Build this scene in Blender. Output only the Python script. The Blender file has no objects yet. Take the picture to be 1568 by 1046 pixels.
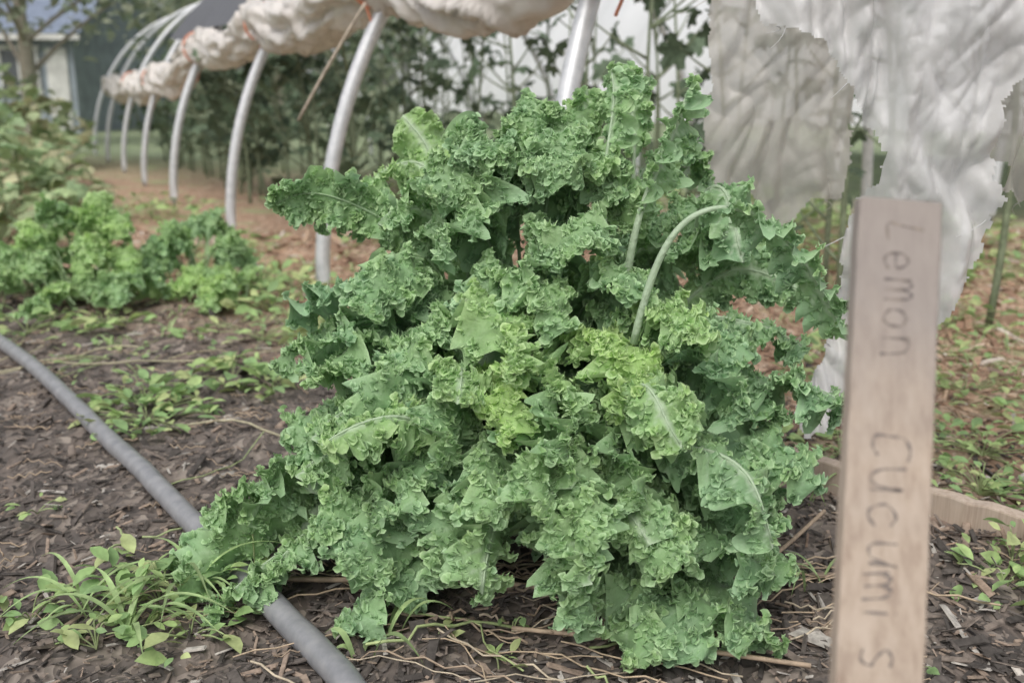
import bpy, math, random
import numpy as np
from mathutils import noise, Vector
R=np.random.default_rng(7); random.seed(7)
scene=bpy.context.scene
def A(*a): return np.array(a,dtype=float)
# ------------------------------------------------------------ mesh helpers
class Acc:
    def __init__(s): s.V=[];s.F=[];s.C=[];s.n=0
    def add(s,V,F,C):
        V=np.asarray(V,float).reshape(-1,3); C=np.asarray(C,float)
        if C.ndim==1: C=np.tile(C,(len(V),1))
        if C.shape[1]==3: C=np.hstack([C,np.ones((len(C),1))])
        s.V.append(V); s.C.append(C)
        if not isinstance(F,list): F=[F]
        for f in F: s.F.append(np.asarray(f,int)+s.n)
        s.n+=len(V)
def build(name,acc,mat,smooth=True,parent=None):
    V=np.concatenate(acc.V); C=np.concatenate(acc.C)
    tot=np.concatenate([np.full(len(f),f.shape[1]) for f in acc.F])
    loops=np.concatenate([f.ravel() for f in acc.F])
    st=np.concatenate([[0],np.cumsum(tot)[:-1]])
    me=bpy.data.meshes.new(name)
    me.vertices.add(len(V)); me.loops.add(len(loops)); me.polygons.add(len(tot))
    me.vertices.foreach_set("co",V.ravel()); me.loops.foreach_set("vertex_index",loops.astype(np.int32))
    me.polygons.foreach_set("loop_start",st.astype(np.int32))
    me.update(calc_edges=True)
    a=me.attributes.new("Col","FLOAT_COLOR","POINT"); a.data.foreach_set("color",C.ravel())
    me.polygons.foreach_set("use_smooth",np.full(len(tot),smooth))
    me.materials.append(mat); me.update()
    o=bpy.data.objects.new(name,me); scene.collection.objects.link(o)
    if parent: o.parent=parent
    return o
def empty(name,loc=(0,0,0)):
    e=bpy.data.objects.new(name,None); scene.collection.objects.link(e); return e
def nrm(a): return a/np.maximum(np.linalg.norm(a,axis=-1,keepdims=True),1e-9)
def tube(path,rad,k=8,cap=True):
    P=np.asarray(path,float); n=len(P); rad=np.broadcast_to(np.asarray(rad,float),(n,))
    T=nrm(np.gradient(P,axis=0)); ref=A(0,0,1) if abs(T[:,2]).mean()<.8 else A(1,0,0)
    S=nrm(np.cross(T,ref)); N=np.cross(S,T)
    a=np.linspace(0,2*np.pi,k,endpoint=False)
    V=P[:,None]+rad[:,None,None]*(np.cos(a)[None,:,None]*S[:,None]+np.sin(a)[None,:,None]*N[:,None])
    i=np.arange(n-1)[:,None]*k; j=np.arange(k)[None]; j2=(j+1)%k
    F=np.stack([i+j,i+j2,i+k+j2,i+k+j],-1).reshape(-1,4)
    out=[F]
    if cap: out.append(np.arange(k)[None][:, ::-1]); out.append((np.arange(k)+(n-1)*k)[None])
    return V.reshape(-1,3),out
def bez(p0,p1,p2,n):
    s=np.linspace(0,1,n)[:,None]; return (1-s)**2*A(*p0)+2*s*(1-s)*A(*p1)+s*s*A(*p2)
def spline(pts,n):
    P=np.array(pts,float); P=np.vstack([2*P[0]-P[1],P,2*P[-1]-P[-2]]); out=[]
    for i in range(1,len(P)-2):
        t=np.linspace(0,1,n,endpoint=False)[:,None]; a,b,c,d=P[i-1:i+3]
        out.append(.5*((2*b)+(-a+c)*t+(2*a-5*b+4*c-d)*t*t+(-a+3*b-3*c+d)*t**3))
    return np.vstack(out+[P[-2][None]])
def rotm(yaw,pitch,roll):
    cy,sy,cp,sp,cr,sr=np.cos(yaw),np.sin(yaw),np.cos(pitch),np.sin(pitch),np.cos(roll),np.sin(roll)
    z=np.zeros_like(cy);o=np.ones_like(cy)
    Z=np.stack([np.stack([cy,-sy,z],-1),np.stack([sy,cy,z],-1),np.stack([z,z,o],-1)],-2)
    X=np.stack([np.stack([o,z,z],-1),np.stack([z,cp,-sp],-1),np.stack([z,sp,cp],-1)],-2)
    Y=np.stack([np.stack([cr,z,sr],-1),np.stack([z,o,z],-1),np.stack([-sr,z,cr],-1)],-2)
    return Z@X@Y
def scatter(acc,tmpl,pos,scale,yaw,pitch,roll,col):
    tv,tf=tmpl; pos=np.asarray(pos,float); n=len(pos)
    if n==0:return
    scale=np.asarray(scale,float)
    if scale.ndim<2: scale=np.broadcast_to(scale,(n,))[:,None]*np.ones((1,3))
    M=rotm(*(np.broadcast_to(np.asarray(q,float),(n,)) for q in (yaw,pitch,roll)))
    V=np.einsum('nij,nkj->nki',M,tv[None]*scale[:,None,:])+pos[:,None]
    F=tf[None]+(np.arange(n)*len(tv))[:,None,None]
    C=np.repeat(np.asarray(col,float),len(tv),axis=0)
    acc.add(V.reshape(-1,3),F.reshape(-1,tf.shape[1]),C)
def t_ovate():
    v=A(0,0,0,-.17,.2,.05,-.27,.45,.07,-.2,.75,.03,0,1,-.12,.2,.75,.03,.27,.45,.07,.17,.2,.05,0,.25,0,0,.5,0,0,.78,-.03).reshape(-1,3)
    f=np.array([[0,8,1],[1,8,2],[2,8,9],[2,9,3],[3,9,10],[3,10,4],[4,10,5],[5,10,9],[5,9,6],[6,9,8],[6,8,7],[7,8,0]])
    return v,f
def t_palm(l=5,deep=.45,jag=.1):
    pts=[];n=l*6
    for i in range(n):
        a=-2.6+5.2*i/(n-1); ph=(i/(n-1)*l)%1
        r=(1-deep)+deep*abs(math.sin(math.pi*ph))+ (jag if i%2 else -jag)*.5
        r*=1-.25*abs(a)/2.6
        pts.append((math.sin(a)*r*.6,math.cos(a)*r*.6+.1,-.22*r*r+.05*math.sin(i*2.1)))
    v=np.array([(0,.1,.03)]+pts); m=len(pts)
    return v,np.array([[0,i+2 if i+1<m else 1,i+1] for i in range(m)])
def t_chip():
    v=A(-.5,-1,0,.4,-.9,0,.5,.8,0,-.3,1,0,-.4,-.85,.35,.35,-.8,.3,.4,.75,.4,-.25,.85,.3).reshape(-1,3)
    return v,np.array([[0,3,2,1],[4,5,6,7],[0,1,5,4],[1,2,6,5],[2,3,7,6],[3,0,4,7]])
OV,PALM,PALM3,CHIP=t_ovate(),t_palm(),t_palm(5,.25,.12),t_chip()
# ------------------------------------------------------------ materials
def mat(name):
    m=bpy.data.materials.new(name); m.use_nodes=True; nt=m.node_tree
    return m,nt,nt.nodes,nt.links,nt.nodes["Principled BSDF"]
def nd(N,t,**k):
    n=N.new(t)
    for a,b in k.items(): setattr(n,a,b)
    return n
def mixc(N,Lk,f,a,b,bt='MIX'):
    m=N.new('ShaderNodeMix'); m.data_type='RGBA'; m.blend_type=bt
    for idx,x in ((0,f),(6,a),(7,b)):
        if hasattr(x,'is_output'): Lk.new(x,m.inputs[idx])
        else: m.inputs[idx].default_value=x if idx==0 else (*x,1)
    return m.outputs[2]
def noisen(N,Lk,scale,detail=5,coord=None,rough=.6):
    n=N.new('ShaderNodeTexNoise'); n.inputs['Scale'].default_value=scale; n.inputs['Detail'].default_value=detail
    n.inputs['Roughness'].default_value=rough
    if coord is not None: Lk.new(coord,n.inputs['Vector'])
    return n.outputs['Fac']
def ramp(N,Lk,x,stops):
    r=N.new('ShaderNodeValToRGB'); Lk.new(x,r.inputs[0]); e=r.color_ramp.elements
    while len(e)<len(stops): e.new(.5)
    for el,(p,c) in zip(e,stops): el.position=p; el.color=(*c,1) if len(c)==3 else c
    return r.outputs[0]
def bump(N,Lk,h,st,dist,b):
    n=N.new('ShaderNodeBump'); n.inputs['Strength'].default_value=st; n.inputs['Distance'].default_value=dist
    Lk.new(h,n.inputs['Height']); Lk.new(n.outputs[0],b.inputs['Normal']); return n
def add_transl(nt,b,colout,fac):
    N,Lk=nt.nodes,nt.links
    t=N.new('ShaderNodeBsdfTranslucent'); mx=N.new('ShaderNodeMixShader'); mx.inputs[0].default_value=fac
    if hasattr(colout,'is_output'): Lk.new(colout,t.inputs[0])
    else: t.inputs[0].default_value=(*colout,1)
    Lk.new(b.outputs[0],mx.inputs[1]); Lk.new(t.outputs[0],mx.inputs[2])
    Lk.new(mx.outputs[0],N['Material Output'].inputs[0]); return mx
def m_col(name,rough=.6,transl=0,var=.35,scale=30,spec=.4):
    m,nt,N,Lk,b=mat(name); at=nd(N,'ShaderNodeAttribute',attribute_name='Col')
    geo=N.new('ShaderNodeNewGeometry'); f=noisen(N,Lk,scale,3,geo.outputs['Position'])
    g=ramp(N,Lk,f,[(.3,(1-var,)*3),(.7,(1+var*.6,)*3)])
    c=mixc(N,Lk,1.0,at.outputs['Color'],g,'MULTIPLY')
    Lk.new(c,b.inputs['Base Color']); b.inputs['Roughness'].default_value=rough; b.inputs['Specular IOR Level'].default_value=spec
    if transl: add_transl(nt,b,c,transl)
    return m
M_leaf=m_col('foliage_material',.55,.3); M_chip=m_col('bark_chip_material',.8,0,.4,90,.3)
M_straw=m_col('dry_straw_material',.7,.1,.3,60); M_bark=m_col('stem_material',.8,0,.4,40)
def m_kale():
    m,nt,N,Lk,b=mat('curly_kale_material'); at=nd(N,'ShaderNodeAttribute',attribute_name='Col')
    sp=N.new('ShaderNodeSeparateColor'); Lk.new(at.outputs['Color'],sp.inputs[0])
    geo=N.new('ShaderNodeNewGeometry'); f=noisen(N,Lk,22,4,geo.outputs['Position'])
    base=mixc(N,Lk,sp.outputs[1],(.245,.425,.235),(.50,.74,.18))
    g=ramp(N,Lk,f,[(.3,(.78,)*3),(.7,(1.2,)*3)]); base=mixc(N,Lk,1.0,base,g,'MULTIPLY')
    f3=noisen(N,Lk,3.5,2,geo.outputs['Position']); base=mixc(N,Lk,ramp(N,Lk,f3,[(.4,(0,)*3),(.65,(.35,)*3)]),base,(.36,.52,.22))
    ed=mixc(N,Lk,sp.outputs[1],(.52,.74,.46),(.72,.88,.38))
    c=mixc(N,Lk,sp.outputs[0],base,ed); c=mixc(N,Lk,sp.outputs[2],c,(.62,.74,.56))
    Lk.new(c,b.inputs['Base Color']); b.inputs['Roughness'].default_value=.5; b.inputs['Specular IOR Level'].default_value=.45
    b.inputs['Sheen Weight'].default_value=.15; b.inputs['Sheen Roughness'].default_value=.5
    bump(N,Lk,noisen(N,Lk,75,3,geo.outputs['Position']),.5,.009,b)
    add_transl(nt,b,c,.34); return m
M_kale=m_kale()
def m_plastic(name,col,tr,bs=40,dirt=(.45,.42,.36),clear=0.0,bst=.25):
    m,nt,N,Lk,b=mat(name); geo=N.new('ShaderNodeNewGeometry')
    f=noisen(N,Lk,7,6,geo.outputs['Position']); c=mixc(N,Lk,ramp(N,Lk,f,[(.45,(0,)*3),(.75,(.6,)*3)]),col,dirt)
    Lk.new(c,b.inputs['Base Color']); b.inputs['Roughness'].default_value=.25
    bump(N,Lk,noisen(N,Lk,bs,4,geo.outputs['Position']),bst,.006,b)
    mx=add_transl(nt,b,c,tr)
    if clear:
        t=N.new('ShaderNodeBsdfTransparent'); m2=N.new('ShaderNodeMixShader')
        f2=noisen(N,Lk,13,4,geo.outputs['Position']); mr=N.new('ShaderNodeMapRange'); mr.inputs[1].default_value=.3; mr.inputs[2].default_value=.7; mr.inputs[3].default_value=clear*.5; mr.inputs[4].default_value=clear*1.6
        Lk.new(f2,mr.inputs[0]); Lk.new(mr.outputs[0],m2.inputs[0]); Lk.new(mx.outputs[0],m2.inputs[1]); Lk.new(t.outputs[0],m2.inputs[2]); Lk.new(m2.outputs[0],N['Material Output'].inputs[0])
    return m
M_sheet=m_plastic('torn_polyethylene_material',(.80,.80,.81),.3,35,(.62,.60,.58),.12,.05)
M_sheet2=m_plastic('dusty_polyethylene_material',(.70,.68,.64),.4,30,(.58,.55,.50),.18,.05)
M_roll=m_plastic('rolled_plastic_material',(.84,.80,.76),.15,30,(.62,.54,.47))
M_cover=m_plastic('greenhouse_cover_material',(.90,.91,.93),.25,5,(.84,.84,.87))
m,nt,N,Lk,b=mat('shade_cloth_material'); b.inputs['Base Color'].default_value=(.12,.125,.14,1); b.inputs['Roughness'].default_value=.8; M_shade=m
def m_ground():
    m,nt,N,Lk,b=mat('mulch_soil_material'); geo=N.new('ShaderNodeNewGeometry'); p=geo.outputs['Position']
    v=N.new('ShaderNodeTexVoronoi'); v.inputs['Scale'].default_value=45; v.inputs['Randomness'].default_value=1
    mp=N.new('ShaderNodeMapping'); mp.inputs['Scale'].default_value=(1,.5,1); Lk.new(p,mp.inputs[0])
    ws=N.new('ShaderNodeVectorMath'); ws.operation='ADD'; nn=N.new('ShaderNodeTexNoise'); nn.inputs['Scale'].default_value=12
    Lk.new(p,nn.inputs['Vector']); sc=N.new('ShaderNodeVectorMath'); sc.operation='SCALE'; sc.inputs['Scale'].default_value=.08
    Lk.new(nn.outputs['Color'],sc.inputs[0]); Lk.new(mp.outputs[0],ws.inputs[0]); Lk.new(sc.outputs[0],ws.inputs[1]); Lk.new(ws.outputs[0],v.inputs['Vector'])
    dark=ramp(N,Lk,v.outputs['Color'],[(.2,(.095,.082,.074)),(.6,(.17,.14,.12)),(.85,(.28,.24,.205))])
    warm=ramp(N,Lk,v.outputs['Color'],[(.2,(.28,.18,.12)),(.6,(.46,.30,.205)),(.85,(.56,.42,.31))])
    sx=N.new('ShaderNodeSeparateXYZ'); Lk.new(p,sx.inputs[0])
    a1=N.new('ShaderNodeMath'); a1.operation='MULTIPLY_ADD'; a1.inputs[1].default_value=.75; Lk.new(sx.outputs[0],a1.inputs[0]); Lk.new(sx.outputs[1],a1.inputs[2])
    a2=N.new('ShaderNodeMath'); a2.operation='MULTIPLY_ADD'; a2.inputs[1].default_value=1.6; Lk.new(noisen(N,Lk,1.2,5,p),a2.inputs[0]); Lk.new(a1.outputs[0],a2.inputs[2])
    mr=N.new('ShaderNodeMapRange'); mr.inputs[1].default_value=3.2; mr.inputs[2].default_value=4.2; Lk.new(a2.outputs[0],mr.inputs[0])
    c=mixc(N,Lk,mr.outputs[0],dark,warm)
    far=N.new('ShaderNodeMapRange'); far.inputs[1].default_value=8; far.inputs[2].default_value=12; Lk.new(a2.outputs[0],far.inputs[0])
    gr=ramp(N,Lk,noisen(N,Lk,6,6,p),[(.35,(.2,.26,.15)),(.7,(.35,.39,.25))])
    c=mixc(N,Lk,far.outputs[0],c,gr)
    gp=ramp(N,Lk,noisen(N,Lk,2.3,5,p),[(.52,(0,)*3),(.64,(.65,)*3)])
    g2=N.new('ShaderNodeMath'); g2.operation='MULTIPLY'; Lk.new(gp,g2.inputs[0]); Lk.new(mr.outputs[0],g2.inputs[1])
    c=mixc(N,Lk,g2.outputs[0],c,(.32,.42,.2))
    Lk.new(c,b.inputs['Base Color']); b.inputs['Roughness'].default_value=.9
    bump(N,Lk,v.outputs['Distance'],.8,.015,b); return m
# ------------------------------------------------------------ ground
def gz(x,y):
    x=np.asarray(x,float);y=np.asarray(y,float)
    return .012*np.sin(x*5.1+y*2.2)+.009*np.sin(x*9.3-y*7.7+1)+.006*np.sin(x*21+y*17)+.004*np.sin(31*x-23*y)
g1=np.linspace(-3,3,220); gx=np.concatenate([-np.geomspace(90,3.2,30),g1,np.geomspace(3.2,90,30)])
gy=np.concatenate([-np.geomspace(40,.6,14),np.linspace(-.5,6,260),np.geomspace(6.2,140,40)])
X,Y=np.meshgrid(gx,gy); fade=np.clip(1.6-np.hypot(X,Y)/8,0,1); Z=gz(X,Y)*fade
nx,ny=len(gx),len(gy); i=(np.arange(ny-1)[:,None]*nx+np.arange(nx-1)[None]).ravel()
ac=Acc(); ac.add(np.stack([X,Y,Z],-1).reshape(-1,3),np.stack([i,i+1,i+nx+1,i+nx],-1),A(1,1,1)); build('ground',ac,m_ground())
ac=Acc(); n=36000
yy=1.05+5.5*R.random(n)**1.9; xx=(R.random(n)*2-1)*(.75*yy+.1)
warm=np.clip((yy+.75*xx+R.normal(0,.5,n)-2.9)/1.0,0,1)
pal=np.array([(.075,.066,.06),(.125,.108,.097),(.20,.165,.14),(.31,.24,.19),(.46,.43,.39)]); pw=np.array([(.32,.2,.14),(.44,.29,.2),(.53,.38,.27),(.62,.48,.37),(.66,.58,.5)])
ci=R.choice(5,n,p=[.3,.28,.22,.13,.07]); col=pal[ci]*(1-warm[:,None])+pw[ci]*warm[:,None]
sz=.0075*np.exp(R.normal(0,.5,n))*(1+.25*(yy-1.2)); left=(xx<-.35)&(yy<4); sz=np.where(left,sz*.72,sz)
asp=np.exp(R.normal(.25,.5,n))
sc=np.stack([sz*.8,sz*asp,sz*.45],-1)
scatter(ac,CHIP,np.stack([xx,yy,gz(xx,yy)+.002+R.random(n)*.007],-1),sc,R.random(n)*6.28,R.normal(0,.3,n),R.normal(0,.35,n),col)
build('bark_mulch',ac,M_chip,False)
# ------------------------------------------------------------ kale
def t_curl(ph,lobes,seed):
    rr=[.22,.66,1.0]; nt_=19; V=[(0,-.05,0)]; E=[0]
    rg=np.random.default_rng(seed); a1,a2=rg.uniform(-.4,.4,2)
    for r in rr:
        for k in range(nt_):
            t=-2.1+4.2*k/(nt_-1); w=lobes*t+ph
            t2=t+.30*r*r*math.cos(w+.6)
            q=r*(1+.15*math.sin(w*1.9+1)*r)
            V.append((math.sin(t2)*q*.85,math.cos(t2)*q*.8+.1*r,.56*r**1.8*math.sin(w)+.16*r**4*math.sin(w*2.3+a1*9)+a1*r*r+a2*math.sin(t)*r)); E.append({.22:0,.66:.12,1.0:1}[r])
    F=[[0,1+k+1,1+k,0] for k in range(nt_-1)]
    for j in range(len(rr)-1):
        for k in range(nt_-1): a=1+j*nt_+k; F.append([a,a+1,a+nt_+1,a+nt_])
    F=np.array(F); return np.array(V),F[nt_-1:],F[:nt_-1,:3],np.array(E)
CURLS=[t_curl(0,3.4,1),t_curl(1.3,4.0,2),t_curl(2.5,2.9,3),t_curl(4,4.6,4)]
def put_curls(acc,pos,O,Zn,size,tint,eb):
    O=nrm(O); Zn=nrm(Zn-(Zn*O).sum(1,keepdims=True)*O); Xd=np.cross(O,Zn); M=np.stack([Xd,O,Zn],-1); n=len(pos); which=R.integers(0,len(CURLS),n)
    for c,(tv,tf,tf3,te) in enumerate(CURLS):
        m_=which==c; k=m_.sum()
        if k==0: continue
        V=np.einsum('nij,kj->nki',M[m_],tv)*size[m_][:,None,None]+pos[m_][:,None]
        off=(np.arange(k)*len(tv))[:,None,None]
        C=np.zeros((k,len(tv),4)); C[...,0]=np.clip(te[None]*.9+eb[m_][:,None],0,1); C[...,1]=tint[m_][:,None]; C[...,3]=1
        V[...,2]=np.maximum(V[...,2],.012)
        acc.add(V.reshape(-1,3),[(tf[None]+off).reshape(-1,4),(tf3[None]+off).reshape(-1,3)],C.reshape(-1,4))
def kale_leaf(acc,p0,p1,p2,W,tint,nu=120,nv=8,roll=0,frill=1.,rib=.004,bs=.2,vein=.5,nc=105,cs=1.0):
    s=np.linspace(0,1,nu); p0,p1,p2=A(*p0),A(*p1),A(*p2); c=bez(p0,p1,p2,nu)
    c+= (.009*np.sin(s*9+R.random()*6)*s)[:,None]*A(1,.5,.6)
    dT=np.gradient(c,axis=0); q=np.cumsum(np.linalg.norm(dT,axis=1)); L=q[-1]; T=nrm(dT)
    h=(p2-p0)*A(1,1,0)
    if np.linalg.norm(h)<.03: h=A(R.normal(),-1,0)
    h=nrm(h); S0=nrm(np.cross(h,A(0,0,1)))[None]*np.ones((nu,1)); S0=nrm(S0-(S0*T).sum(1,keepdims=True)*T)
    N0=np.cross(S0,T); tw=roll+.6*np.sin(s*3+R.random()*6)*s
    S=S0*np.cos(tw)[:,None]+N0*np.sin(tw)[:,None]; Nn=np.cross(S,T)
    b=np.clip((s-bs)/(1-bs),0,1); w=W*(b**.6*(1-b)**.35)/.535
    half=np.linspace(0,1,nv+1)[1:]**.72; v=np.concatenate([-half[::-1],[0],half]); m=len(v)
    sgn=np.sign(v); e=np.abs(v)[None]
    def wob(k): 
        return sum(R.random()*k*np.sin(q*R.uniform(10,60)+R.random()*6.28) for _ in range(4))
    def two(f):
        a,bb=f(),f(); return np.where(sgn[None]<0,a[:,None],bb[:,None])
    r=R.random
    ph1=two(lambda:6.283*q/(R.uniform(.065,.11))+wob(.7)+r()*6)
    ph2=two(lambda:6.283*q/(R.uniform(.026,.036))+wob(1.3)+r()*6)+e*1.3
    wn=np.clip(w/W*1.6,0,1)[:,None]
    vq=v[None]*w[:,None]
    blis=.0028*np.sin(vq*260+3*np.sin(q*30)[:,None])*np.sin(q[:,None]*230+5*e)
    dn=W*.42*e**1.6*np.sin(ph1)+frill*(.014*e**1.6*np.sin(ph2)) -.3*W*e**2+blis
    dt=frill*(.007*e**3*np.cos(ph2+.4)); ds=frill*(.005*e**3*np.sin(ph2+1.9))
    pos=c[:,None]+S[:,None]*((vq*.82+sgn[None]*ds*wn)[...,None])+Nn[:,None]*((dn*wn)[...,None])+T[:,None]*((dt*wn)[...,None])
    pos[...,2]=np.maximum(pos[...,2],.012+.01*R.random())
    fr=((q[:,None]/.034)-e*W/.034*.9+np.where(sgn[None]<0,.5,0))%1
    vn=np.exp(-((fr-.5)/.07)**2)*np.clip(1.1-e,0,1)*vein+np.exp(-(e*w[:,None]/.003)**2)*.8*(vein>.3)
    ed=np.clip(e**5*.5+.15*np.clip(np.sin(ph2),0,1)*e**2,0,1)*np.ones((nu,1))
    tt=np.clip(tint+.12*np.sin(ph1)*e,0,1)*np.ones((nu,m))
    C=np.stack([ed,tt,np.clip(vn,0,1),np.ones((nu,m))],-1)
    i=(np.arange(nu-1)[:,None]*m+np.arange(m-1)[None]).ravel()
    acc.add(pos.reshape(-1,3),np.stack([i,i+1,i+m+1,i+m],-1),C.reshape(-1,4))
    st=max(1,nu//30); off=.0015 if vein>.3 else -.003
    V,F=tube((c+Nn*off)[::st],rib*(1-.8*s[::st]),7)
    acc.add(V,F,A(.1,tint,.8 if vein>.3 else .4,1))
    if nc:
        n1=int(nc*.55); n2=nc-n1
        sb=np.concatenate([bs+(1-bs)*R.random(n1)**.8,bs+(1-bs)*(1-.75*R.random(n2))]); si=np.clip((sb*(nu-1)).astype(int),2,nu-1)
        ee=np.concatenate([1-.45*R.random(n1)**1.2,(.12 if vein>.3 else 0)+.88*R.random(n2)]); sg=R.choice([-1,1],nc)
        jj=np.array([int(np.argmin(abs(v-sg[k]*ee[k]))) for k in range(nc)])
        P=pos[si,jj]; fw=np.clip((sb-.7)/.3,0,1)[:,None]*1.2
        O=S[si]*(sg*np.clip(ee*1.2,.1,1))[:,None]+T[si]*(.25+fw)+Nn[si]*R.uniform(-.1,1.3,nc)[:,None]+R.normal(0,.35,(nc,3))
        Z_=Nn[si]+R.normal(0,.55,(nc,3))-S[si]*(sg*.3)[:,None]
        put_curls(acc,P-nrm(O)*.003,O,Z_,cs*R.uniform(.0065,.0138,nc),np.clip(tt[si,jj]+R.normal(.02,.06,nc),0,1),R.uniform(-.15,.15,nc))
def auto_leaf(acc,t,ctr,W,tint,up=.13,drop=.07,basef=.35,**k):
    t=A(*t); c=A(*ctr)
    base=A(c[0]+basef*(t[0]-c[0])+R.normal(0,.03),c[1]+.3*(t[1]-c[1]),max(.04,t[2]*.62-.06))
    d=nrm((t-base)*A(1,1,0)+A(R.normal(0,.05),-1e-3,0)); hl=np.linalg.norm((t-base)[:2])
    if hl<.16: base=base-d*(.16-hl)*.5
    p1=base+(t-base)*A(.55,.55,0)+A(R.normal(0,.04),0,0); p1[2]=max(t[2],base[2])+up
    tip=t+d*.05+A(R.normal(0,.02),0,0); tip[2]=max(.03,t[2]-drop)
    kale_leaf(acc,base,p1,tip,W,tint,**k)
ctr=(.03,2.0,0)
ac=Acc()
T=[ # x,y,z,W,tint
(.02,1.92,.87,.07,.12),(-.07,1.88,.83,.075,.1),(.09,1.86,.82,.075,.15),(-.05,1.78,.76,.085,.1),(.06,1.74,.74,.08,.12),(-.11,1.72,.66,.085,.12),(.01,1.68,.66,.085,.1),
(-.03,1.76,.80,.075,.08),(.14,1.8,.72,.07,.2),(-.14,1.82,.72,.075,.15),(-.02,1.66,.58,.08,.1),(.09,1.68,.62,.075,.15),(.03,1.8,.83,.07,.1),(-.1,1.78,.79,.07,.12),(.10,1.8,.78,.07,.12),
(.15,1.9,.78,.065,.15),(.20,1.82,.66,.07,.2),(.38,2.05,.78,.065,.12),
(-.42,1.93,.72,.07,.2),(-.34,1.92,.69,.07,.25),(-.25,1.88,.67,.075,.2),(-.22,2.1,.74,.07,.35),(-.26,1.8,.54,.08,.15),
(-.36,1.8,.40,.08,.15),(-.40,1.72,.36,.08,.1),(-.28,1.66,.42,.08,.2),(-.42,1.66,.27,.08,.15),(-.30,1.6,.26,.075,.25),(-.53,1.62,.20,.08,.15),(-.50,1.55,.14,.075,.18),(-.39,1.5,.11,.07,.18),(-.54,1.66,.11,.07,.15),(-.30,1.5,.17,.07,.2),(-.46,1.5,.09,.065,.2),
(-.23,1.5,.26,.075,.18),(-.19,1.45,.19,.075,.15),(-.21,1.47,.11,.07,.1),
(-.06,1.58,.53,.08,.35),(-.16,1.6,.50,.08,.2),(.01,1.46,.47,.06,.62),(-.04,1.48,.47,.055,.5),(.15,1.50,.50,.06,.55),(.21,1.53,.50,.06,.6),(.10,1.5,.44,.06,.35),(.26,1.54,.49,.055,.4),(-.08,1.49,.43,.06,.35),
(-.10,1.5,.38,.075,.2),(-.20,1.53,.38,.075,.15),(.03,1.46,.35,.075,.2),(.14,1.46,.36,.075,.2),(.24,1.48,.38,.075,.25),
(-.04,1.40,.30,.075,.2),(.04,1.38,.29,.08,.22),(.12,1.38,.28,.075,.2),(-.09,1.42,.22,.075,.12),(.05,1.36,.20,.075,.18),(.13,1.36,.16,.08,.12),(.20,1.40,.22,.075,.15),
(.16,1.37,.09,.075,.2),(.27,1.38,.12,.08,.1),(.32,1.40,.06,.075,.18),(.34,1.44,.14,.08,.12),(.37,1.50,.28,.085,.08),(.30,1.46,.28,.08,.15),(.43,1.52,.22,.08,.1),(.46,1.56,.28,.08,.12),(.42,1.48,.14,.075,.15),(.38,1.42,.09,.075,.1),(.24,1.38,.19,.075,.2),(.0,1.37,.24,.075,.2),(.09,1.35,.24,.075,.2),
(.35,1.56,.42,.08,.08),(.43,1.62,.44,.08,.06),(.36,1.6,.50,.08,.1),(.27,1.6,.54,.075,.15),(.20,1.62,.57,.07,.15),(.46,1.72,.50,.075,.08),(.51,1.8,.52,.07,.1),(.49,1.62,.36,.08,.08),
(.42,1.95,.66,.075,.08),(.35,1.9,.62,.075,.12),(.47,1.98,.60,.07,.06),(.10,1.62,.56,.07,.2),(.24,1.75,.62,.065,.4),
(-.33,1.72,.47,.08,.12),(-.2,1.7,.58,.08,.15),(-.13,1.55,.30,.075,.1),(-.33,1.56,.33,.075,.2),(-.16,1.47,.30,.075,.15)]
for t in T:
    auto_leaf(ac,np.array(t[:3])+R.normal(0,.016,3),ctr,t[3]*R.uniform(.75,1.08),t[4],up=R.uniform(.05,.14),drop=R.uniform(.02,.12),roll=R.normal(0,.7),frill=R.uniform(.85,1.2),vein=R.choice([.12,.2,.25,.7]),nc=int(R.uniform(210,350)),nu=90)
for _ in range(34):
    a=R.uniform(-.5,3.6); r=R.uniform(.15,.45); z=R.uniform(.15,.62)*(1-.4*r)
    auto_leaf(ac,(.03+r*math.cos(a),2.0+r*math.sin(a),z),ctr,.1,R.uniform(0,.2),nu=70,nv=5,roll=R.normal(0,.4),nc=40,cs=1.4)
for _ in range(14):
    x=R.uniform(-.35,.4); z=R.uniform(.15,.5)
    auto_leaf(ac,(x,1.68,z),ctr,.1,.05,nu=70,nv=5,roll=R.normal(0,.4),nc=60,cs=1.3)
kale_leaf(ac,(.20,1.76,.50),(.22,1.72,.70),(.33,1.84,.88),.06,.12,roll=1.0,rib=.0085,bs=.4,vein=.9,nc=90)
kale_leaf(ac,(.17,1.80,.48),(.165,1.76,.72),(.18,1.86,.90),.045,.2,roll=.4,rib=.006,bs=.5,vein=.7,nc=110)
kale_leaf(ac,(.12,1.92,.5),(.13,1.90,.7),(.13,1.9,.86),.045,.25,roll=-.4,rib=.005,bs=.45,nc=110)
kale_leaf(ac,(.25,1.95,.5),(.24,2.0,.75),(.22,2.0,.92),.05,.2,roll=.4,rib=.006,bs=.5,nc=120)
kale_leaf(ac,(-.12,2.05,.5),(-.15,2.1,.7),(-.22,2.15,.82),.07,.4,roll=.2,rib=.006,bs=.25,frill=.8,nc=120)
kale_leaf(ac,(.20,1.58,.46),(.27,1.55,.90),(.57,1.62,.46),.05,.08,rib=.007,bs=.5,vein=.9,roll=.9,nc=120)
kale_leaf(ac,(.36,1.95,.5),(.34,1.83,.84),(.42,1.76,.57),.06,.05,rib=.006,bs=.3,vein=1,nc=90)
kale_leaf(ac,(-.05,1.60,.2),(-.16,1.47,.44),(-.29,1.45,.33),.055,.35,frill=.8,rib=.005,vein=.35,roll=.6,nc=110)
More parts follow.
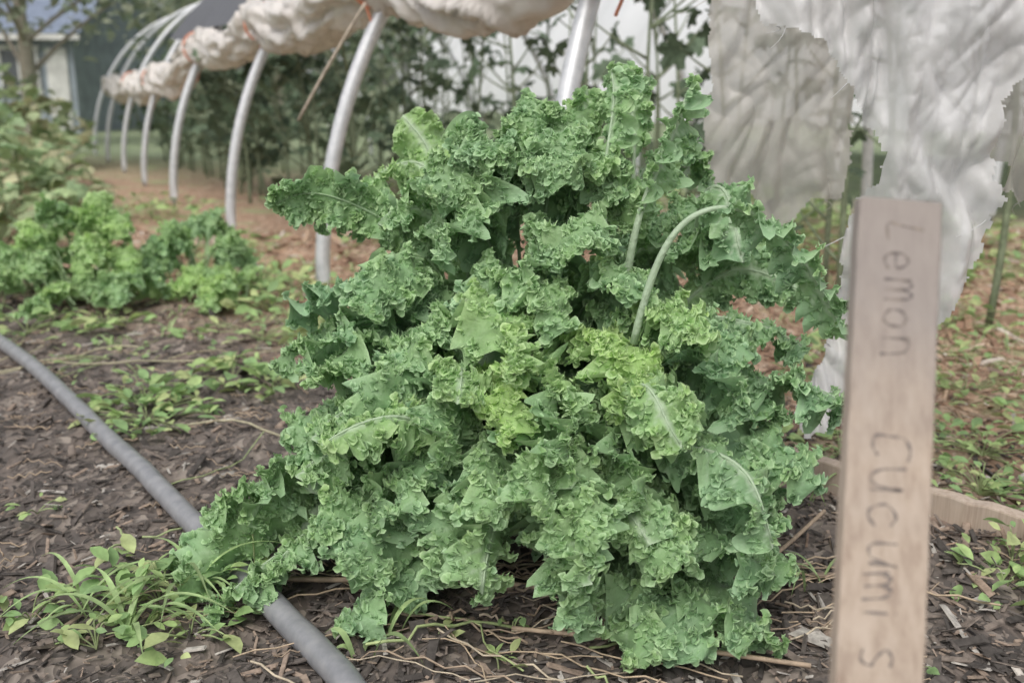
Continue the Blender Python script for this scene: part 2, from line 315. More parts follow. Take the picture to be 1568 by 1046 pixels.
kale_leaf(ac,(-.1,1.75,.3),(-.3,1.8,.62),(-.40,1.84,.44),.07,.0,frill=.8,rib=.005,vein=.3,nc=120)
kale_leaf(ac,(.1,1.7,.3),(.2,1.46,.50),(.26,1.42,.34),.055,.3,frill=.8,rib=.004,vein=.6,nc=130)
kale_leaf(ac,(.15,1.7,.2),(.33,1.42,.42),(.40,1.38,.2),.07,.12,frill=.8,rib=.005,vein=.7,nc=130)
for bx,by,tx,ty,tz in [(.03,2.0,-.02,1.97,.6),(.1,1.95,.25,1.92,.5),(-.03,1.93,-.2,1.85,.4),(.02,1.9,.15,1.7,.35)]:
    V,F=tube(bez((bx,by,-.02),(bx,by,tz*.5),(tx,ty,tz),12),np.linspace(.02,.01,12),9); ac.add(V,F,A(.1,.1,.7,1))
build('curly_kale_plant',ac,M_kale)
def bgkale(x,y,r,h,n,tint=.15):
    a=Acc()
    for _ in range(n):
        an=R.uniform(0,6.28); rr=r*R.random()**.5; z=h*(1-.75*(rr/r)**2)*R.uniform(.75,1)
        auto_leaf(a,(x+rr*math.cos(an),y+rr*math.sin(an),z),(x,y,0),.065,R.uniform(tint-.1,tint+.25),nu=45,nv=4,roll=R.normal(0,.5),frill=1.2,nc=90,cs=1.35,vein=.2)
    build('curly_kale_plant',a,M_kale)
bgkale(-1.8,4.15,.34,.48,26,.35); bgkale(-1.38,4.3,.2,.52,14,.2); bgkale(-2.3,4.2,.4,.34,20,.25); bgkale(-1.2,4.1,.2,.16,10,.4); bgkale(-1.65,3.9,.3,.18,10,.3)
# ------------------------------------------------------------ irrigation pipe
m,nt,N,Lk,b=mat('grey_poly_pipe_material'); geo=N.new('ShaderNodeNewGeometry'); f=noisen(N,Lk,25,6,geo.outputs['Position'])
Lk.new(ramp(N,Lk,f,[(.35,(.21,.215,.23)),(.7,(.32,.32,.33))]),b.inputs['Base Color']); b.inputs['Roughness'].default_value=.34
P=spline([(.05,.75,.03),(-.17,1.15,.028),(-.30,1.37,.028),(-.465,1.6,.028),(-.68,1.9,.029),(-1.10,2.48,.028),(-1.75,3.33,.028),(-2.7,4.4,.028),(-4,5.6,.028)],14)
P[:,2]+=.003*np.sin(np.arange(len(P))*.35)+np.maximum(gz(P[:,0],P[:,1]),0)*.4
ac=Acc(); V,F=tube(P,.0225,20); ac.add(V,F,A(1,1,1)); build('irrigation_pipe',ac,m)
# ------------------------------------------------------------ marker stake
m,nt,N,Lk,b=mat('weathered_pine_material'); tc=N.new('ShaderNodeTexCoord'); mp=N.new('ShaderNodeMapping'); mp.inputs['Scale'].default_value=(60,60,2.5); Lk.new(tc.outputs['Object'],mp.inputs[0])
w=noisen(N,Lk,1.6,7,mp.outputs[0],.65); w2=noisen(N,Lk,9,3,tc.outputs['Object'])
c=ramp(N,Lk,w,[(.3,(.34,.26,.205)),(.5,(.47,.38,.305)),(.72,(.56,.47,.39))])  # pine grain, lightened and desaturated to put haze into the colour
sx=N.new('ShaderNodeSeparateXYZ'); Lk.new(tc.outputs['Object'],sx.inputs[0]); mr=N.new('ShaderNodeMapRange'); mr.inputs[1].default_value=.55; mr.inputs[2].default_value=.76; Lk.new(sx.outputs[2],mr.inputs[0])
ad=N.new('ShaderNodeMath'); ad.operation='MULTIPLY_ADD'; ad.inputs[1].default_value=.8; Lk.new(w2,ad.inputs[0]); Lk.new(mr.outputs[0],ad.inputs[2])
c=mixc(N,Lk,ramp(N,Lk,ad.outputs[0],[(.4,(0,)*3),(1.0,(.75,)*3)]),c,(.29,.265,.255))
Lk.new(c,b.inputs['Base Color']); b.inputs['Roughness'].default_value=.8; bump(N,Lk,w,.4,.002,b); M_wood=m
m,nt,N,Lk,b=mat('faded_marker_ink_material'); geo=N.new('ShaderNodeNewGeometry'); f=noisen(N,Lk,90,4,geo.outputs['Position'])
Lk.new(ramp(N,Lk,f,[(.38,(.15,.13,.125)),(.68,(.31,.26,.22))]),b.inputs['Base Color']); b.inputs['Roughness'].default_value=.8; M_ink=m
stake=empty('garden_marker_stake')
pt,pb=A(.329,.853,.762),A(.300,.73,.3815); ax=nrm(pt-pb); bot=pb-ax*.46; Lst=np.linalg.norm(pt-bot)
sd=nrm(A(1,.05,0)-np.dot(A(1,.05,0),ax)*ax); fn=np.cross(sd,ax)
if fn[1]>0: fn=-fn
ac=Acc(); nz=60; V=[]
for k in range(nz):
    f=k/(nz-1); hw=.0382-.0025*f+.0003*math.sin(k*1.7); 
    if f<.12: hw*=.15+.85*f/.12
    c0=bot+ax*Lst*f; ch=.0018
    prof=[(-hw,.009-ch),(-hw+ch,.009),(hw-ch,.009),(hw,.009-ch),(hw,-.009+ch),(hw-ch,-.009),(-hw+ch,-.009),(-hw,-.009+ch)]
    V+= [c0+sd*u+fn*v for u,v in prof]
V=np.array(V); i=np.arange(nz-1)[:,None]*8; j=np.arange(8)[None]; F=np.stack([i+j,i+(j+1)%8,i+8+(j+1)%8,i+8+j],-1).reshape(-1,4)
V[-8:]+=ax*(.002*np.sin(np.arange(8)))[:,None]
ac.add(V,[F,np.arange(8)[None][:, ::-1],(np.arange(8)+8*(nz-1))[None]],A(1,1,1)); build('board',ac,M_wood,False,stake)
G={ 'C':[[(.9,.9),(.5,1),(.1,.8),(0,.45),(.15,.1),(.5,0),(.9,.15)]],'u':[[(0,.8),(.05,.2),(.35,0),(.7,.15),(.85,.8)],[(.85,.8),(.9,0)]],
'c':[[(.8,.7),(.4,.8),(.05,.5),(.15,.1),(.5,0),(.85,.15)]],'m':[[(0,0),(0,.75)],[(0,.5),(.2,.78),(.42,.6),(.45,0)],[(.45,.5),(.65,.78),(.88,.6),(.92,0)]],
'i':[[(.1,0),(.1,.7)],[(.1,.95),(.13,1)]],'s':[[(.75,.75),(.4,.85),(.1,.65),(.35,.42),(.7,.25),(.5,0),(.05,.08)]],
'L':[[(.1,1),(.08,.5),(.1,0),(.8,.04)]],'e':[[(.05,.4),(.75,.45),(.5,.8),(.1,.6),(.1,.2),(.45,0),(.85,.12)]],'o':[[(.5,.8),(.1,.6),(.1,.2),(.45,0),(.8,.25),(.75,.65),(.45,.8)]],'n':[[(.05,0),(.05,.8)],[(.05,.5),(.35,.8),(.7,.65),(.75,0)]]}
def write(word,t0,t1,hgt,off):
    acc=Acc(); n=len(word); step=(t1-t0)/n; rg=np.random.default_rng(5)
    for k,ch in enumerate(word):
        sk=rg.uniform(-.25,.25); hs=rg.uniform(.85,1.15); bo=rg.uniform(-.08,.08)
        for st in G[ch]:
            pts=spline([(x+sk*y+rg.normal(0,.035),y*hs+bo+rg.normal(0,.03),0) for x,y in st],6)
            c=[pt-ax*(t0+step*(k+.74*p[0]))+sd*(off+hgt*(p[1]-.5))+fn*.0092 for p in pts]; c=np.array(c)
            wd=.0011*(1+.4*np.sin(np.arange(len(c))*.9+k))*np.where(rg.random(len(c))<.12,.4,1)
            Tt=nrm(np.gradient(c,axis=0)); Sd=np.cross(Tt,fn)*wd[:,None]
            V=np.stack([c-Sd,c+Sd],1).reshape(-1,3); q=np.arange(len(c)-1)*2
            acc.add(V,np.stack([q,q+1,q+3,q+2],-1),A(1,1,1))
    build('lettering_'+word.lower(),acc,M_ink,False,stake)
write('Lemon',.018,.140,.028,0.002); write('Cucumis',.195,.40,.030,-.001)
# ------------------------------------------------------------ torn plastic sheets
def inpoly(x,z,poly):
    ins=np.zeros(x.shape,bool); n=len(poly)
    for k in range(n):
        x1,z1=poly[k];x2,z2=poly[(k+1)%n]
        c=((z1>z)!=(z2>z)); xi=(x2-x1)*(z-z1)/((z2-z1) if z2!=z1 else 1e-9)+x1
        ins^=c&(x<xi)
    return ins
def torn(name,poly,y0,slope,matl,cell=.004,amp=1.,seed=0,parent=None,soft=1.):
    P=np.array(poly); x0,x1=P[:,0].min()-.02,P[:,0].max()+.02; z0,z1=P[:,1].min()-.02,P[:,1].max()+.01
    xs=np.arange(x0,x1,cell); zs=np.arange(z0,z1,cell); X,Z=np.meshgrid(xs,zs); D=np.zeros(X.shape); N2=np.zeros(X.shape+(2,)); jag=np.zeros(X.shape+(2,)); nz_=noise.noise
    for a in range(X.shape[0]):
        for b_ in range(X.shape[1]):
            x,z=X[a,b_],Z[a,b_]; n1=nz_(Vector((x*3.5,z*1.3,seed))); n2=nz_(Vector((x*6,z*5,seed+3)))
            f1=abs(nz_(Vector((x*9+n2*.9,z*1.3+n1,seed+5)))); f1b=abs(nz_(Vector((x*21+n2*.8,z*2.6+n1,seed+55)))); u,w_=x*.9+z*.44,z*.9-x*.44
            m1=min(1,max(0,.5+1.8*n2)); f2=abs(nz_(Vector((u*19+n1*2,w_*5,seed+11)))); u2,w2_=x*.8-z*.6,z*.8+x*.6
            f3=abs(nz_(Vector((u2*20,w2_*7+n2,seed+17)))); f4=abs(nz_(Vector((x*50+n2*2,z*22,seed+23)))); f5=nz_(Vector((x*4,z*6,seed+30)))
            D[a,b_]=.11*n1+amp*(-.13*f1-.04*f1b-.035*f2*m1-.022*f3*(1-m1)-.007*f4*soft+.012*f5)
            N2[a,b_]=(n2,f5); jag[a,b_]=(nz_(Vector((x*22,z*22,seed+20)))*.012+nz_(Vector((x*80,z*80,seed+20)))*.007,nz_(Vector((x*35,z*30,seed+40)))*.012)
    ins=inpoly(X+jag[...,0],Z+jag[...,1],poly)
    q=ins[:-1,:-1]&ins[1:,1:]&ins[1:,:-1]&ins[:-1,1:]
    V=np.stack([X+.012*N2[...,0],y0+slope*(X-P[:,0].mean())+D,Z+.01*N2[...,1]],-1); nx=X.shape[1]
    ii=np.nonzero(q); i=ii[0]*nx+ii[1]; F=np.stack([i,i+1,i+nx+1,i+nx],-1)
    used=np.unique(F); mp_=-np.ones(X.size,int); mp_[used]=np.arange(len(used))
    acc=Acc(); acc.add(V.reshape(-1,3)[used],mp_[F],A(1,1,1))
    # loose plastic threads hanging from the torn edge
    rg=np.random.default_rng(seed); E=np.nonzero(q[1:-1,1:-1]&~(q[:-2,1:-1]&q[1:-1,:-2]&q[1:-1,2:])); VV=V
    for _ in range(16):
        kk=rg.integers(0,len(E[0])); p=VV[E[0][kk]+1,E[1][kk]+1]; l=rg.uniform(.015,.05); d=A(rg.normal(0,.6),rg.normal(0,.2),-.8)
        Vt,Ft=tube(bez(p,p+d*l*.5+A(rg.normal(0,.012),0,0),p+d*l+A(rg.normal(0,.015),0,0),6),np.linspace(.0012,.0004,6),4,False); acc.add(Vt,Ft,A(1,1,1))
    return build(name,acc,matl,True,parent)
torn('torn_plastic_sheet',[(.47,1.5),(.472,1.077),(.474,.89),(.4715,.705),(.501,.635),(.556,.635),(.597,.612),(.624,.56),(.667,.527),(.707,.54),(.744,.605),(.80,.6),(.823,.69),(.825,.85),(.85,1.1),(.9,1.5)],2.5,-.15,M_sheet2,seed=3,amp=.75,soft=.3)
torn('torn_plastic_sheet',[(.38,1.5),(.433,1.02),(.466,.977),(.57,.955),(.609,.897),(.672,.80),(.695,.74),(.677,.66),(.656,.545),(.65,.44),(.625,.335),(.575,.29),(.565,.23),(.59,.185),(.65,.19),(.69,.28),(.722,.36),(.829,.395),(.869,.49),(.897,.59),(.893,.753),(.895,.84),(.96,.93),(1.02,1.1),(1.05,1.5)],1.93,-.1,M_sheet,seed=11,amp=1.1)
torn('torn_plastic_sheet',[(.93,1.5),(.955,.98),(.98,.85),(.985,.73),(1.014,.718),(1.015,.665),(1.078,.62),(1.173,.65),(1.3,.7),(1.35,1.5)],2.15,-.2,M_sheet2,seed=23,amp=.9)
# ------------------------------------------------------------ hoop tunnel
tun=empty('hoop_tunnel')
m,nt,N,Lk,b=mat('galvanised_steel_material'); geo=N.new('ShaderNodeNewGeometry'); f=noisen(N,Lk,30,5,geo.outputs['Position'])
Lk.new(ramp(N,Lk,f,[(.3,(.55,.57,.59)),(.7,(.73,.74,.76))]),b.inputs['Base Color']); b.inputs['Metallic'].default_value=.3; b.inputs['Roughness'].default_value=.45; M_steel=m
bases=[(1.05,.9),(.08,2.9),(-.84,4.35),(-1.79,6.33),(-2.77,8.2),(-3.62,9.9),(-4.5,11.7),(-5.4,13.5),(-6.3,15.3)]
pd=A(.89,.45,0); r_h,h_h=1.85,2.15
def hoop(bp,th,d=None,r=None,h=None): 
    d=pd if d is None else d; r=r or r_h; h=h or h_h
    return np.array([A(bp[0],bp[1],0)+d*(r*(1-math.cos(t)))+A(0,0,h*math.sin(t)) for t in th])
th=np.linspace(-.03,math.pi+.03,60)
for k,bp in enumerate(bases):
    ac=Acc(); V,F=tube(hoop(bp,th,A(.55,.83,0) if k==1 else None),.032 if k<5 else .028,14); ac.add(V,F,A(1,1,1)); build(f'hoop_{k}',ac,M_steel,True,tun)
def along(f):
    k=int(np.clip(math.floor(f),0,len(bases)-2)); u=f-k; a,b_=A(*bases[k]),A(*bases[k+1]); return a*(1-u)+b_*u
ac=Acc(); V,F=tube(np.array([hoop(along(f),[.8])[0]*A(1,1,0)-pd*.55+A(0,0,1.52) for f in np.linspace(0,1,12)]),.017,10); ac.add(V,F,A(1,1,1)); build('purlin',ac,M_steel,True,tun)
def cover(name,f0,f1,t0,t1,matl,off=.045,wr=.02,nf=120,ntt=40,edge=.0,parent=None,shift=0,r=None,h=None,per=1):
    V=[]; r=r or r_h; h=h or h_h
    for f in np.linspace(f0,f1,nf):
        for k,t in enumerate(np.linspace(t0,t1,ntt)):
            if edge and k==ntt-1: t+=edge*noise.noise(Vector((f*3,0,0)))
            if edge and k==0: t+=edge*noise.noise(Vector((f*3,5,0)))
            bp=along(f); p=A(bp[0],bp[1],0)+pd*(shift+r-(r+off)*math.cos(t))+A(0,0,(h+off)*math.sin(t))
            n=wr*noise.noise(Vector((f*9,t*4,1)))-.03*math.sin(math.pi*((f*per)%1))**2
            p+= (-pd*math.cos(t)+A(0,0,math.sin(t)))*n; V.append(p)
    i=(np.arange(nf-1)[:,None]*ntt+np.arange(ntt-1)[None]).ravel()
    acc=Acc(); acc.add(V,np.stack([i,i+1,i+ntt+1,i+ntt],-1),A(1,1,1)); return build(name,acc,matl,True,parent or tun)
cover('shade_cloth',2.7,4.9,.66,1.4,M_shade,off=.10)
path=[]; fs=np.linspace(.85,7.2,420)
for f in fs:
    bp=along(f); t=.66 if f<4 else .66-.1*min(1,(f-4)); sag=-.10*math.sin(math.pi*(f%1))**2-(.10 if f>3.5 else 0)*min(1,f-3.5)
    p=hoop(bp,[t])[0]-pd*.10; p[2]+=sag+.03-.06*np.clip(f-2.2,0,1); path.append(p)
path=np.array(path)
k=64; ac=Acc(); V,F=tube(path,.145-.025*np.clip(fs-2.2,0,1),k,True); V=V.reshape(-1,k,3)
for a in range(len(path)):
    f=fs[a]; tie=math.exp(-((f-round(f))/.07)**2)
    for j in range(k):
        an=j/k*6.283+f*1.2; d=V[a,j]-path[a]
        n=noise.noise(Vector((math.cos(an)*1.5,math.sin(an)*1.5,f*3)))*.45
        u=an*1.6+f*8+3.2*noise.noise(Vector((math.cos(an),math.sin(an),f*5)))
        fold=(abs(math.sin(u))-.5)*.36+(abs(math.sin(u*2.3+f*13))-.5)*.2+.12*noise.noise(Vector((math.cos(an)*6,math.sin(an)*6,f*22)))
        V[a,j]=path[a]+d*(.95+n+fold*(1+.6*tie)-.3*tie)
ac.add(V.reshape(-1,3),F,A(1,1,1)); build('rolled_side_plastic',ac,M_roll,True,tun)
m,nt,N,Lk,b=mat('orange_tie_material'); b.inputs['Base Color'].default_value=(.7,.28,.17,1); M_or=m
for kk in range(1,7):
    i=int(np.argmin(abs(fs-kk))); c=path[i]; ac=Acc(); a=np.linspace(0,6.283,22); axd=nrm(path[i+1]-path[i-1]); u=nrm(np.cross(axd,A(0,0,1)))
    V,F=tube(np.array([c+.125*(u*math.cos(q)+A(0,0,1)*math.sin(q)) for q in a]),.008,6); ac.add(V,F,A(1,1,1))
    V,F=tube(spline([c-A(0,0,.1)-pd*.05,c-A(-.02,0,.2)-pd*.04,c-A(.01,0,.27)-pd*.03],6),.006,6); ac.add(V,F,A(1,1,1)); build(f'tie_{kk}',ac,M_or,True,tun)
ac=Acc(); V,F=tube(bez((-.56,4.0,1.2),(-.72,4.05,.98),(-.86,4.1,.76),10),.007,6); ac.add(V,F,A(.5,.43,.35)); build('trellis_lath',ac,M_bark,True,tun)
gh=empty('plastic_greenhouse'); cover('cover',-.6,8,.20,math.pi-.2,M_cover,off=.05,nf=150,ntt=44,edge=.03,parent=gh,shift=4.9,r=2.9,h=3.1,wr=.03,per=1.4)
for k,f in enumerate(np.arange(-.6,8.01,.7)):
    bp=along(max(f,0))+ (A(*bases[0])-A(*bases[1]))*max(0,-f); ac=Acc(); V,F=tube(hoop(bp+pd[:2]*4.9,th,r=2.9,h=3.1),.035,8); ac.add(V,F,A(1,1,1)); build(f'rib_{k}',ac,M_steel,True,gh)
# ------------------------------------------------------------ tall crop inside tunnel
def tallplant(ac,lf,x,y,h,nb,ls,colr,extra=3):
    top=A(x+R.normal(0,.1),y+R.normal(0,.1),h); c=bez((x,y,0),(x+R.normal(0,.06),y,h*.5),top,12)
    V,F=tube(c,np.linspace(.015,.006,12),6); ac.add(V,F,A(.2,.24,.15))
    P=[]
    for _ in range(nb):
        s=R.uniform(.15,1); p=c[int(s*11)]; an=R.uniform(0,6.28); l=R.uniform(.2,.5); d=A(math.cos(an)*.75,math.sin(an)*.75,R.uniform(.3,.9))
        e=p+d*l; V,F=tube(bez(p,p+d*l*.5+A(0,0,-.03),e,6),np.linspace(.009,.003,6),5); ac.add(V,F,A(.2,.24,.15))
        P.append(e)
        for _ in range(R.integers(0,extra)):
            P.append(p+d*l*R.uniform(.4,1)+R.normal(0,.06,3))
    P=np.array(P); n=len(P)
    cc=np.array(colr)*R.uniform(.6,1.4,(n,1))
    scatter(lf,PALM,P,ls*R.uniform(.6,1.3,n),R.random(n)*6.28,R.uniform(-1.1,.4,n),R.normal(0,.5,n),cc)
crop=empty('tall_okra_crop'); st_,lf_=Acc(),Acc()
for f in np.arange(.8,7.5,.17):
    for o in (.8,1.9,2.9):
        if f<2.2 and o<1.2: continue
        near=f<3.6
        if R.random()<(.22 if near else .1): continue
        bp=along(f); p=A(bp[0],bp[1],0)+pd*(o+R.normal(0,.12))
        tallplant(st_,lf_,p[0],p[1],R.uniform(1.5,2.0) if o>1 else R.uniform(.9,1.4),int(R.integers(8,14)*(.85 if near else 1)),R.uniform(.11,.17),(.14,.20,.125),2 if near else 3)  # leaf green lightened, atmosphere painted into the colour
build('stems',st_,M_bark,True,crop); build('leaves',lf_,M_leaf,True,crop)
# ------------------------------------------------------------ low foliage masses
def mass(acc,x,y,rx,ry,h,n,ls,cols,tmpl=PALM3):
    a=R.random(n)*6.28; r=R.random(n)**.5; z=h*(1-.6*r**2)*R.uniform(.25,1,n)
    P=np.stack([x+rx*r*np.cos(a),y+ry*r*np.sin(a),z],-1); c=np.array(cols)[R.integers(0,len(cols),n)]*R.uniform(.7,1.25,(n,1))
    scatter(acc,tmpl,P,ls*R.uniform(.6,1.3,n),R.random(n)*6.28,R.uniform(-.9,.5,n),R.normal(0,.4,n),c)
    for k in range(0,n,6):
        V,F=tube(np.array([(x+rx*r[k]*.6*math.cos(a[k]),y+ry*r[k]*.6*math.sin(a[k]),0),(*(P[k,:2]*.98+A(x,y)*.02),z[k])]),.005,4,False); acc.add(V,F,A(.14,.2,.07))
YG=[(.42,.54,.28),(.50,.60,.34),(.36,.50,.27),(.54,.53,.33)]  # yellow-greens, paled so the colour itself carries distance haze
for (x,y,rx,ry,h,n,ls) in [(-4.4,7.6,1.0,.8,.95,420,.13),(-5.6,9.5,1.6,1,1.15,600,.15),(-3.3,6.7,.6,.5,.6,180,.12),(-3.2,5.6,.6,.5,.5,200,.11),(-7,12,2,1.5,1.5,600,.18),(-5.0,6.6,.9,.7,.8,320,.13)]:
    ac=Acc(); mass(ac,x,y,rx,ry,h,n,ls,YG); build('squash_plant',ac,M_leaf)
def weed(name,spots):
    acc=Acc()
    for x,y,r,h,n,ls in spots:
        a=R.random(n)*6.28; rr=r*R.random(n)**.6; z=.01+h*R.random(n)*(1-.5*rr/r); P=np.stack([x+rr*np.cos(a),y+rr*np.sin(a),z],-1)
        c=np.array([(.36,.54,.22),(.46,.62,.26),(.31,.48,.21),(.52,.6,.28)])[R.integers(0,4,n)]
        scatter(acc,OV,P,ls*R.uniform(.4,1.3,n)[:,None]*A(1.0,1,1),a+R.normal(0,.9,n)-1.57,R.uniform(-.3,.7,n),R.normal(0,.4,n),c)
        for k in range(0,n,4):
            V,F=tube(bez((x,y,0),(*(P[k,:2]*.5+A(x,y)*.5),z[k]*1.3),P[k],6),.0015,4,False); acc.add(V,F,A(.42,.5,.25))
    build(name,acc,M_leaf)
weed('weed_patch',[(-1.8,3.6,.25,.07,70,.06),(-1.55,3.7,.15,.06,40,.06),(-1.05,2.72,.13,.09,70,.06),(-.98,2.55,.18,.05,100,.05),(-.86,2.95,.12,.08,50,.065),(-.72,2.85,.10,.06,40,.06),(-1.15,4.5,.2,.1,60,.07),(-1.0,4.0,.15,.08,40,.06),(-.62,3.6,.2,.1,60,.06),(-1.6,4.9,.5,.08,140,.06),(-.9,3.5,.3,.05,90,.05),(-1.3,3.2,.3,.03,60,.04),(-.95,4.3,.3,.1,80,.06)])
weed('weed_patch',[(1.35,2.84,.25,.06,100,.04),(1.03,2.05,.14,.07,90,.036),(1.15,2.3,.2,.06,100,.04),(.87,1.6,.10,.06,40,.045),(.93,1.7,.08,.08,40,.045),(1.7,3.7,.4,.08,130,.05),(.9,2.84,.12,.1,40,.05),(1.05,3.1,.12,.12,30,.05),(.62,1.5,.04,.03,8,.03),(.60,1.36,.05,.03,10,.03),(.58,1.42,.04,.02,10,.025),(1.25,2.05,.1,.06,50,.035),(1.0,2.5,.2,.05,90,.035),(1.5,2.5,.2,.05,80,.035),(1.15,1.85,.14,.05,70,.033),(.8,2.3,.1,.05,40,.035),(1.3,3.3,.3,.06,120,.045),(.66,2.35,.06,.06,20,.035)])
weed('weed_patch',[(-.60,1.55,.11,.08,60,.042),(-.70,1.6,.10,.06,44,.042),(-.52,1.45,.10,.05,40,.042),(-.45,1.60,.04,.11,18,.033),(-.12,1.42,.03,.03,8,.025),(-.02,1.36,.03,.02,8,.025),(.0,1.46,.02,.06,6,.025),(-.80,1.5,.06,.05,20,.038),(-.66,1.42,.06,.04,20,.038),(-1.0,1.95,.05,.02,10,.03)])
weed('weed_patch',[(1.6,5,.7,.12,220,.07),(2.3,6.2,.9,.2,300,.09),(1.5,6.8,.7,.4,280,.1),(2.6,4.6,.6,.15,170,.07),(-.5,6,.5,.12,120,.08),(-.7,8,1.2,.2,250,.1),(-2.6,7.2,.5,.2,120,.09),(-1.6,5.6,.3,.12,80,.07)])
def grass(name,spots):
    acc=Acc()
    for x,y,n,l,wd,spread in spots:
        for _ in range(n):
            an=R.uniform(0,6.28); l_=l*R.uniform(.5,1.2); d=A(math.cos(an),math.sin(an),0); p=A(x,y,0)+R.normal(0,.015,3)*A(1,1,0)
            c=bez(p,p+d*l_*.35*spread+A(0,0,l_*.7),p+d*l_*spread+A(0,0,l_*R.uniform(.02,.5)),12); T=nrm(np.gradient(c,axis=0)); S=nrm(np.cross(T,A(0,0,1)))
            w_=wd*np.sin(np.linspace(.5,math.pi,12))[:,None]; V=np.stack([c-S*w_,c+A(0,0,-.001),c+S*w_],1).reshape(-1,3); i=np.arange(11)*3
            acc.add(V,np.vstack([np.stack([i,i+1,i+4,i+3],-1),np.stack([i+1,i+2,i+5,i+4],-1)]),np.array((.4,.54,.25))*R.uniform(.7,1.3))
    build(name,acc,M_leaf)
grass('grass_clump',[(-.55,1.58,14,.2,.004,.9),(-.62,1.46,12,.18,.005,1),(-.72,1.52,7,.16,.004,1),(-.2,1.44,4,.15,.005,.6),(-.23,1.36,4,.16,.006,.5),(.55,1.62,6,.14,.003,.9),(.64,2.0,6,.15,.003,.8)])
grass('grass_clump',[(R.uniform(-2.4,-.7),R.uniform(3.4,5.4),7,.14,.004,.9) for _ in range(26)]+[(R.uniform(.8,2.4),R.uniform(2.0,5),6,.1,.003,.9) for _ in range(36)])
def strands(name,n,box,l,r,cols,matl,bendy=.3):
    acc=Acc(); x0,x1,y0,y1=box
    for _ in range(n):
        x,y=R.uniform(x0,x1),R.uniform(y0,y1); an=R.normal(0,.6)+(3.14 if R.random()<.5 else 0); L=l*R.uniform(.4,1.3); pts=[]
        for k in range(9):
            pts.append((x,y,gz(x,y)+.012+.012*abs(math.sin(k*1.3+x*9)))); x+=math.cos(an)*L/8; y+=math.sin(an)*L/8*.8; an+=R.normal(0,bendy)
        V,F=tube(np.array(pts),r*R.uniform(.6,1.3),5,False); acc.add(V,F,np.array(cols[R.integers(0,len(cols))]))
    build(name,acc,matl)
strands('dry_straw',80,(-.45,.6,1.3,1.75),.22,.0016,[(.56,.44,.31),(.44,.34,.25),(.62,.53,.4)],M_straw,.12)
strands('dry_straw',30,(-.1,.25,1.45,1.75),.12,.003,[(.46,.35,.26),(.54,.44,.34)],M_straw,.25)
strands('dry_straw',90,(.5,1.7,1.5,3.5),.18,.002,[(.58,.46,.33),(.5,.38,.28)],M_straw,.15)
strands('dry_straw',130,(-1.9,-.5,1.3,3.6),.10,.0013,[(.54,.42,.3),(.44,.34,.25)],M_straw,.2)
strands('creeping_vine',7,(-1.8,-.7,2.4,3.6),.7,.003,[(.42,.48,.26),(.5,.46,.32)],M_straw,.3)
strands('creeping_vine',6,(-.8,-.3,1.4,2.2),.35,.0022,[(.42,.5,.25)],M_straw,.35)
strands('creeping_vine',4,(-.1,.2,1.3,1.55),.25,.0022,[(.44,.53,.25)],M_straw,.45)
ac=Acc()
for pts,r in [([(-.42,1.60,.03),(-.25,1.585,.035),(-.05,1.59,.03),(.1,1.55,.03)],.005),([(.35,1.56,.02),(.48,1.66,.05),(.6,1.78,.08)],.004),([(.0,1.45,.02),(.2,1.40,.025),(.45,1.34,.02)],.004)]:
    V,F=tube(spline(pts,8),r,6); ac.add(V,F,A(.52,.4,.29))
build('fallen_stalk',ac,M_straw)
# ------------------------------------------------------------ edging board
def beam(name,a,b_,w,h,matl,parent=None,col=(1,1,1)):
    a,b_=A(*a),A(*b_); n=24; T=nrm(b_-a); S=np.cross(T,A(0,0,1))
    S=A(1,0,0) if np.linalg.norm(S)<.05 else nrm(S)
    U=np.cross(S,T); V=[];ch=.08
    for k in range(n):
        c=a+(b_-a)*k/(n-1); jj=.003*math.sin(k*2.3)
        V+=[c+S*(w/2*u)+U*(h/2*v+jj) for u,v in [(-1,-1+ch),(-1,1-ch),(-1+ch,1),(1-ch,1),(1,1-ch),(1,-1+ch),(1-ch,-1),(-1+ch,-1)]]
    i=np.arange(n-1)[:,None]*8; j=np.arange(8)[None]; F=np.stack([i+j,i+(j+1)%8,i+8+(j+1)%8,i+8+j],-1).reshape(-1,4)
    acc=Acc(); acc.add(V,[F,np.arange(8)[None][:, ::-1],(np.arange(8)+8*(n-1))[None]],A(*col)); return build(name,acc,matl,False,parent)
beam('wooden_bed_edging',(.62,2.16,.03),(1.15,1.62,.03),.035,.08,M_wood)
beam('wooden_bed_edging',(-1.9,6.0,.04),(-1.2,4.6,.04),.05,.1,M_wood)
# ------------------------------------------------------------ trees, house
def tree(x,y,h,cr,n,ls,cols,tr=.18):
    e=empty('broadleaf_tree'); a,l=Acc(),Acc(); c=bez((x,y,-.1),(x+.2,y,h*.3),(x+R.normal(0,.3),y,h*.75),14)
    V,F=tube(c,np.linspace(tr,tr*.3,14),10); a.add(V,F,A(.36,.33,.27))
    for _ in range(16):
        p=c[R.integers(5,14)]; an=R.uniform(0,6.28); L=cr*R.uniform(.5,1.0); d=A(math.cos(an),math.sin(an),R.uniform(.1,.9)); q=p+d*L
        V,F=tube(bez(p,p+d*L*.5+A(0,0,.2),q,8),np.linspace(tr*.3,.02,8),6); a.add(V,F,A(.33,.3,.25))
        m_=n//16; P=q+R.normal(0,1,(m_,3))*A(cr*.3,cr*.3,cr*.22); cc=np.array(cols)[R.integers(0,len(cols),m_)]*R.uniform(.6,1.2)*R.uniform(.8,1.2,(m_,1))
        scatter(l,OV,P,ls*R.uniform(.6,1.4,m_),R.random(m_)*6.28,R.uniform(-1,.6,m_),R.normal(0,.6,m_),cc)
    build('trunk_and_limbs',a,M_bark,True,e); build('crown',l,M_leaf,True,e)
